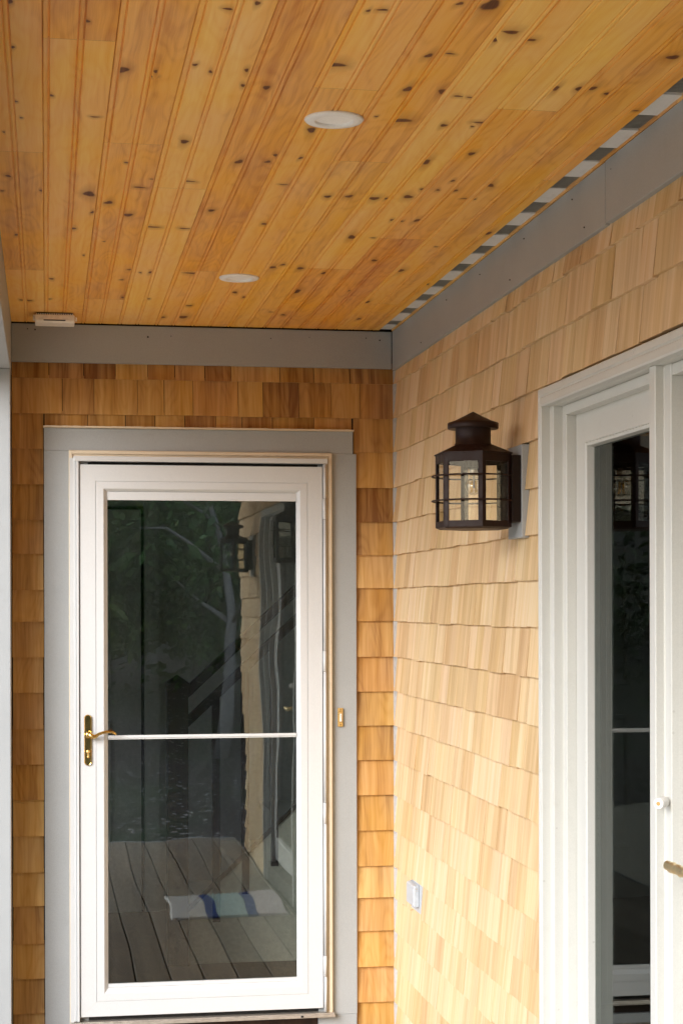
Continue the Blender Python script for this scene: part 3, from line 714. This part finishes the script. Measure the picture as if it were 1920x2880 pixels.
# ------------------------------------------------------------ patio door unit on the right wall
pdn = thing('patio_door', (.02, -3.08, 0), 'cream white glazed side door unit with narrow glass panel and brass lever', 'door')
fX = lambda a, b, d: (d, a, b)
YL, YR, ZT = -2.0493, -4.12, 2.0850
mb = MB()
# casing: stepped mitred profile round left, top and right (bottom runs below the deck)
def pr_(i, t, d): return (YR + i, YL - i, -.12, ZT - t, d)
mb.rects([pr_(0, 0, .004), pr_(0, 0, -.019), pr_(.003, .003, -.0215), pr_(.012, .018, -.0215), pr_(.014, .020, -.0180), pr_(.016, .024, -.0180), pr_(.018, .026, -.0215), pr_(.0285, .045, -.0215), pr_(.0307, .048, -.0195), pr_(.0307, .048, .0028)], fX)
mb.build('casing', 'offwhite', pdn, bevel=.0008)
mb = MB()
mb.rects([pr_(.0307, .048, .0028), pr_(.0597, .0485, .0028), pr_(.0613, .0495, .0048), pr_(.0613, .0495, .0265), pr_(.0618, .0505, .0289), pr_(.0904, .0550, .0289), pr_(.0919, .0560, .0310), pr_(.0919, .0560, .0600), pr_(.12, .09, .0600)], fX)
mb.build('frame', 'offwhite', pdn)
def leafx(name_, ya, yb, stile=.0760, x=.0552, handle=False):
    """ya > yb ; glazed leaf facing -X"""
    mb = MB(); zt = 2.0255; zb = .02
    def q(i, t, d, bt=None): return (yb + i, ya - i, zb + (bt if bt is not None else t), zt - t, d)
    mb.rects([q(0, 0, x + .035), q(0, 0, x + .001), q(.001, .001, x), q(stile, .093, x, .105), q(stile + .001, .094, x + .002, .106), q(stile + .004, .097, x - .0015, .109), q(stile + .012, .104, x + .002, .116), q(stile + .014, .106, x + .0195, .118), q(stile + .014, .106, x + .035, .118)], fX)
    lf = mb.build(name_, 'offwhite', pdn)
    mb = MB(); mb.box(x + .0200, x + .0225, yb + stile, ya - stile, zb + .09, zt - .09); mb.build('glass_pane', 'glass2', lf)
    return lf
leafx('side_panel', -2.1430, -2.880)
leafB = leafx('door_leaf', -2.946, -4.028, .10)
mb = MB()   # mullion between the panels
mb.loft([[(d, a, z) for d, a in ((.062, -2.8665), (.004, -2.8665), (.000, -2.869), (.000, -2.9030), (.002, -2.9052), (.0195, -2.9052), (.0222, -2.908), (.0222, -2.9405), (.0242, -2.9427), (.062, -2.9427))] for z in (-.1, 2.0355)], cap0=True, cap1=True)
mb.build('mullion', 'offwhite', pdn, bevel=.0006)
mb = MB(); mb.box(.025, .0550, -2.8665, -2.1415, 2.0095, 2.034); mb.build('head_stop', 'offwhite', pdn, bevel=.001)
mb = MB(); mb.box(.025, .0550, -4.0275, -2.9430, 2.0095, 2.034); mb.build('head_stop', 'offwhite', pdn, bevel=.001)
mb = MB(); mb.box(.0565, .0590, -2.1427, -2.1414, .0, 2.03); mb.build('weatherstrip', 'black', pdn)
# white bumper
mb = MB(); mb.tube([(.0225, -2.918, 1.0930), (.008, -2.932, 1.0915), (-.010, -2.950, 1.0900)], [.008, .0125, .0115], 14)
bm_ = mb.build('bumper', 'plastic', pdn, bevel=.001)
mb = MB(); mb.tube([(-.0095, -2.9495, 1.09005), (-.0106, -2.9507, 1.08995)], .0045, 12); mb.build('bumper_hole', 'batten', pdn)
# brass lever of the side door: rope twist
mb = MB()
pth = [(-.012, -3.008 - .005 * i, .966 + .0008 * math.sin(i)) for i in range(26)]
rings = []
for i, p_ in enumerate(pth):
    rr = .0105 if i < 25 else .006
    if i == 0: rr = .009
    rg = []
    for k in range(16):
        a = 2 * math.pi * k / 16; r3 = rr * (1 + .07 * math.cos(2 * a + i * .6))
        rg.append((p_[0] + r3 * math.cos(a) * .85, p_[1], p_[2] + r3 * math.sin(a) * 1.1))
    rings.append(rg)
mb.loft(rings, smooth=True, cap0=True, cap1=True)
mb.tube([(-.012, -3.100, .966), (.055, -3.100, .966)], .010, 14)
mb.build('lever', 'brass_satin', leafB)
mb = MB(); mb.box(.050, .0551, -3.125, -3.065, .87, 1.06); mb.build('handle_plate', 'brass', leafB, bevel=.002)

# ------------------------------------------------------------ rug on the deck (mirrored in the door glass)
mb = MB(); NXr, NYr = 84, 100; rx0, rx1, ry0, ry1 = -.66, -.05, -3.37, -2.58
for i in range(NXr + 1):
    for j in range(NYr + 1):
        u_, v_ = i / NXr, j / NYr
        x = rx0 + (rx1 - rx0) * u_ + .012 * math.sin(v_ * 5); y = ry0 + (ry1 - ry0) * v_ + .01 * math.sin(u_ * 6 + 1)
        kz = abs(math.sin(u_ * math.pi * 24 + (v_ * 32 % 2 > 1) * 1.57)) * abs(math.sin(v_ * math.pi * 32))
        edge = min(u_, 1 - u_, v_, 1 - v_) < .001
        mb.v.append((x, y, DZ + (.001 if edge else .008 + .010 * kz)))
for i in range(NXr):
    for j in range(NYr):
        q = [i * (NYr + 1) + j, (i + 1) * (NYr + 1) + j, (i + 1) * (NYr + 1) + j + 1, i * (NYr + 1) + j + 1]
        mb.face(q, [((t // (NYr + 1)) / NXr, (t % (NYr + 1)) / NYr) for t in q], smooth=True)
o = mb.build('rug', 'rug', loc=(-.35, -2.97, DZ)); tag(o, 'knitted door mat of pale wool with two blue stripes on the deck boards', 'rug')

# ------------------------------------------------------------ staircase behind the glass
st = thing('staircase', (-.2, 1.4, 0), 'indoor staircase with dark newel post and pale stringer behind the storm door glass', 'staircase')
mb = MB(); nx, ny = -.752, 1.0
mb.box(nx - .045, nx + .045, ny - .045, ny + .045, -.012, 1.175, (.5, .3, 0)); 
mb.loft([[(nx - .05, ny - .05, 1.175), (nx + .05, ny - .05, 1.175), (nx + .05, ny + .05, 1.175), (nx - .05, ny + .05, 1.175)], [(nx - .05, ny - .05, 1.19), (nx + .05, ny - .05, 1.19), (nx + .05, ny + .05, 1.19), (nx - .05, ny + .05, 1.19)], [(nx - .002, ny - .002, 1.225), (nx + .002, ny - .002, 1.225), (nx + .002, ny + .002, 1.225), (nx - .002, ny + .002, 1.225)]], cap0=True, cap1=True)
mb.build('newel_post', 'darkwood', st, bevel=.003)
sl = .93; rise, run = .19, .19 / .93
def rail(z0, h, w_):
    mb = MB(); xa, xb = nx + .045, 1.4
    mb.hexa([(xa, ny - w_, z0), (xb, ny - w_, z0 + (xb - xa) * sl), (xa, ny + w_, z0), (xb, ny + w_, z0 + (xb - xa) * sl), (xa, ny - w_, z0 + h), (xb, ny - w_, z0 + h + (xb - xa) * sl), (xa, ny + w_, z0 + h), (xb, ny + w_, z0 + h + (xb - xa) * sl)])
    return mb
rail(1.125, .055, .032).build('handrail', 'darkwood', st, bevel=.006)
rail(1.00, .05, .02).build('sub_rail', 'darkwood', st)
for k in range(6):
    x = nx + .165 + k * .125; zt_ = 1.02 + (x - nx - .045) * sl
    if zt_ > 2.55: break
    mb = MB(); mb.box(x - .016, x + .016, ny - .016, ny + .016, max(0, .16 + (x - nx - .05) * sl - .1), zt_); mb.build('baluster', 'darkwood', st)
mb = MB(); xa, xb = nx + .05, 1.9
mb.hexa([(xa, ny - .012, -.01), (xb, ny - .012, -.01), (xa, ny + .012, -.01), (xb, ny + .012, -.01), (xa, ny - .012, .22), (xb, ny - .012, .22 + (xb - xa) * sl), (xa, ny + .012, .22), (xb, ny + .012, .22 + (xb - xa) * sl)])
mb.build('stringer', 'ivory', st)
mb = MB(); xa, xb = nx + .03, 1.9
mb.hexa([(xa, ny - .022, .20), (xb, ny - .022, .20 + (xb - xa) * sl), (xa, ny - .0125, .20), (xb, ny - .0125, .20 + (xb - xa) * sl), (xa, ny - .022, .225), (xb, ny - .022, .225 + (xb - xa) * sl), (xa, ny - .0125, .225), (xb, ny - .0125, .225 + (xb - xa) * sl)])
mb.build('stringer_cap', 'darkwood', st)
for k in range(10):
    x = nx + .06 + k * run; mb = MB(); mb.box(x, x + run + .02, ny + .014, 2.0, (k + 1) * rise - .03, (k + 1) * rise); mb.box(x + .02, x + .03, ny + .014, 2.0, k * rise, (k + 1) * rise - .03); mb.build('tread', 'ivory', st)
idr = thing('interior_door', (-1.2, 2.34, 0), 'pale panelled inner door behind the left part of the storm door glass', 'door')
mb = MB(); mb.box(-1.62, -.835, 2.325, 2.36, -.01, 2.0); mb.build('leaf', 'int_white', idr, bevel=.002)
fI = lambda a, b, d: (a, d, b)
for a, b in ((-1.55, -1.29), (-1.17, -.92)):
    for c, d in ((.25, .95), (1.10, 1.85)):
        if b > -1.0: b = -.985; a = -1.20
        mb = MB(); mb.rects([(a, b, c, d, 2.3249), (a + .004, b - .004, c + .004, d - .004, 2.314), (a + .02, b - .02, c + .02, d - .02, 2.316), (a + .035, b - .035, c + .035, d - .035, 2.326)], fI); mb.box(a + .05, b - .05, 2.318, 2.3249, c + .05, d - .05); mb.build('panel', 'int_white', idr)
mb = MB(); mb.box(-1.625, -.820, 2.361, 2.3695, -.01, 2.018); mb.build('door_gap', 'black', idr)
mb = MB(); mb.box(-.818, -.745, 2.330, 2.3698, -.01, 2.08); mb.build('side_casing', 'int_white', idr)

# ------------------------------------------------------------ trees and shrubs behind the camera (mirrored in the glass)
def tree(loc, H, crown_r, crown_h, nleaf, trunk_r, label, mat='leaf', seed=0, bend=.3, group='trees behind the porch', cat='tree', zc0=.45):
    rg = random.Random(seed); x, y = loc; z = gh(x, y)
    H *= .62 if cat == 'tree' else 1; crown_h *= .7
    t = thing('tree' if cat == 'tree' else 'shrub', (x, y, z - .05), label, cat, group)
    mb = MB(); path = []; px = x; py = y
    ph = rg.uniform(0, 6)
    N = 9
    for i in range(N + 1):
        f_ = i / N; path.append((x + bend * math.sin(f_ * 3 + ph) * f_, y + bend * .4 * math.cos(f_ * 2.5 + ph) * f_, z - .05 + H * .92 * f_))
    mb.tube(path, [trunk_r * (1 - .8 * i / N) for i in range(N + 1)], 8)
    tips = []
    for k in range(9 if cat == 'tree' else 6):
        f_ = rg.uniform(.25, .9); p0 = Vector(path[int(f_ * N)]); a = rg.uniform(0, 6.28)
        L = crown_r * rg.uniform(.6, 1.0); p2 = p0 + Vector((math.cos(a) * L, math.sin(a) * L, L * rg.uniform(.2, .8)))
        pm = (p0 + p2) / 2 + Vector((rg.uniform(-.2, .2), rg.uniform(-.2, .2), rg.uniform(-.1, .25)))
        mb.tube([p0, pm, p2], [trunk_r * .35, trunk_r * .22, trunk_r * .08], 5); tips.append(p2)
    mb.build('trunk', 'trunk2' if 'grey trunked' in label else 'trunk', t)
    mb = MB(); cz = z + H * (zc0 + (1 - zc0) / 2)
    clumps = [(Vector((x, y, cz)) + Vector((rg.gauss(0, .45) * crown_r, rg.gauss(0, .45) * crown_r, rg.uniform(-.5, .5) * crown_h)), rg.uniform(.25, .5) * crown_r) for _ in range(14)] + [(p_, crown_r * .35) for p_ in tips]
    for i in range(nleaf):
        c, r_ = clumps[rg.randrange(len(clumps))]
        p_ = c + Vector((rg.gauss(0, .5), rg.gauss(0, .5), rg.gauss(0, .45))) * r_
        s_l = rg.uniform(.03, .075) * (1 if cat == 'shrub' else 1.3)
        a = Vector((rg.gauss(0, 1), rg.gauss(0, 1), rg.gauss(0, 1))).normalized(); b = a.orthogonal().normalized()
        b = (b + a.cross(b) * rg.uniform(-1, 1)).normalized()
        mb.quad([p_ - a * s_l, p_ + b * s_l * .5, p_ + a * s_l, p_ - b * s_l * .5], None, (min(1, max(0, rg.gauss(.45, .25))), 0, 0))
    mb.build('crown', mat, t, recalc=False)
    return t
TR = [((.45, -11.8), 7.5, 1.7, 3.2, 6000, .075, 'tall grey trunked tree mirrored near the middle of the glass', 'leaf', 3, .7),
      ((-3.6, -17), 10, 2.8, 7, 8000, .2, 'broad dark green tree beyond the deck', 'leaf', 4, .3),
      ((2.2, -19), 11, 3, 8, 8000, .2, 'leaning leafy tree beyond the deck', 'leaf2', 5, .5),
      ((5.5, -16), 10, 3, 7, 6000, .2, 'dense tree at the corner of the yard', 'leaf', 6, .3),
      ((-7.5, -18), 11, 3.2, 8, 6000, .22, 'bushy tree far along the yard', 'leaf', 8, .3),
      ((.6, -24), 13, 4, 10, 9000, .25, 'deep green tree high on the bank', 'leaf', 9, .3),
      ((-4.5, -26), 13, 4, 10, 8000, .25, 'dark tree at the top of the bank', 'leaf', 10, .3),
      ((5, -27), 13, 4.5, 10, 8000, .25, 'wide crowned tree at the back of the bank', 'leaf', 11, .3)]
TR += [((-1.8, -20), 12, 3.2, 9, 12000, .2, 'leafy tree filling the gap left of the grey trunk', 'leaf', 31, .3),
       ((1.6, -21), 12, 3.2, 9, 12000, .2, 'leafy tree filling the gap right of the grey trunk', 'leaf', 32, .3)]
for (loc, H, cr, ch, nl, tr_, lb, mt, sd_, bd) in TR: tree(loc, H, cr, ch, nl, tr_, lb, mt, sd_, bd, zc0=.62 if 'grey trunked' in lb else .25)
SH = [((-1.6, -12.5), 'loose green shrub at the edge of the leaf litter', 21), ((.3, -13.2), 'feathery green shrub before the grey trunk', 22), ((1.7, -12.6), 'low rounded shrub right of the grey trunk', 23), ((-3.2, -13.4), 'tall wispy shrub beyond the steps', 24), ((-.7, -14.2), 'dark shrub in the shade of the bank', 25), ((3.6, -14), 'spreading shrub by the corner tree', 26)]
for loc, lb, sd_ in SH: tree(loc, 2.6, 1.0, 1.6, 4500, .04, lb, 'leaf2' if sd_ % 2 else 'leaf', sd_, .3, 'shrubs behind the porch', 'shrub', .1)

# undergrowth covering the bank: nobody could count its leaves
rg = random.Random(77); mb = MB()
for i in range(30000):
    x = rg.uniform(-8, 9); y = -13.5 - 24 * rg.random() ** .8
    z = gh(x, y) + abs(rg.gauss(0, .5)) * (1 + .5 * math.sin(x * 2.3 + y)) 
    sl_ = rg.uniform(.04, .09) * (1 + (-y - 13) * .035)
    a = Vector((rg.gauss(0, 1), rg.gauss(0, 1), rg.gauss(0, 1))).normalized(); b = a.orthogonal().normalized(); p_ = Vector((x, y, z))
    mb.quad([p_ - a * sl_, p_ + b * sl_ * .55, p_ + a * sl_, p_ - b * sl_ * .55], None, (min(1, max(0, rg.gauss(.4, .25))), 0, 0))
tag(mb.build('undergrowth', 'leaf', recalc=False), 'green leafy undergrowth covering the bank mirrored in the door glass', 'undergrowth', kind='stuff')
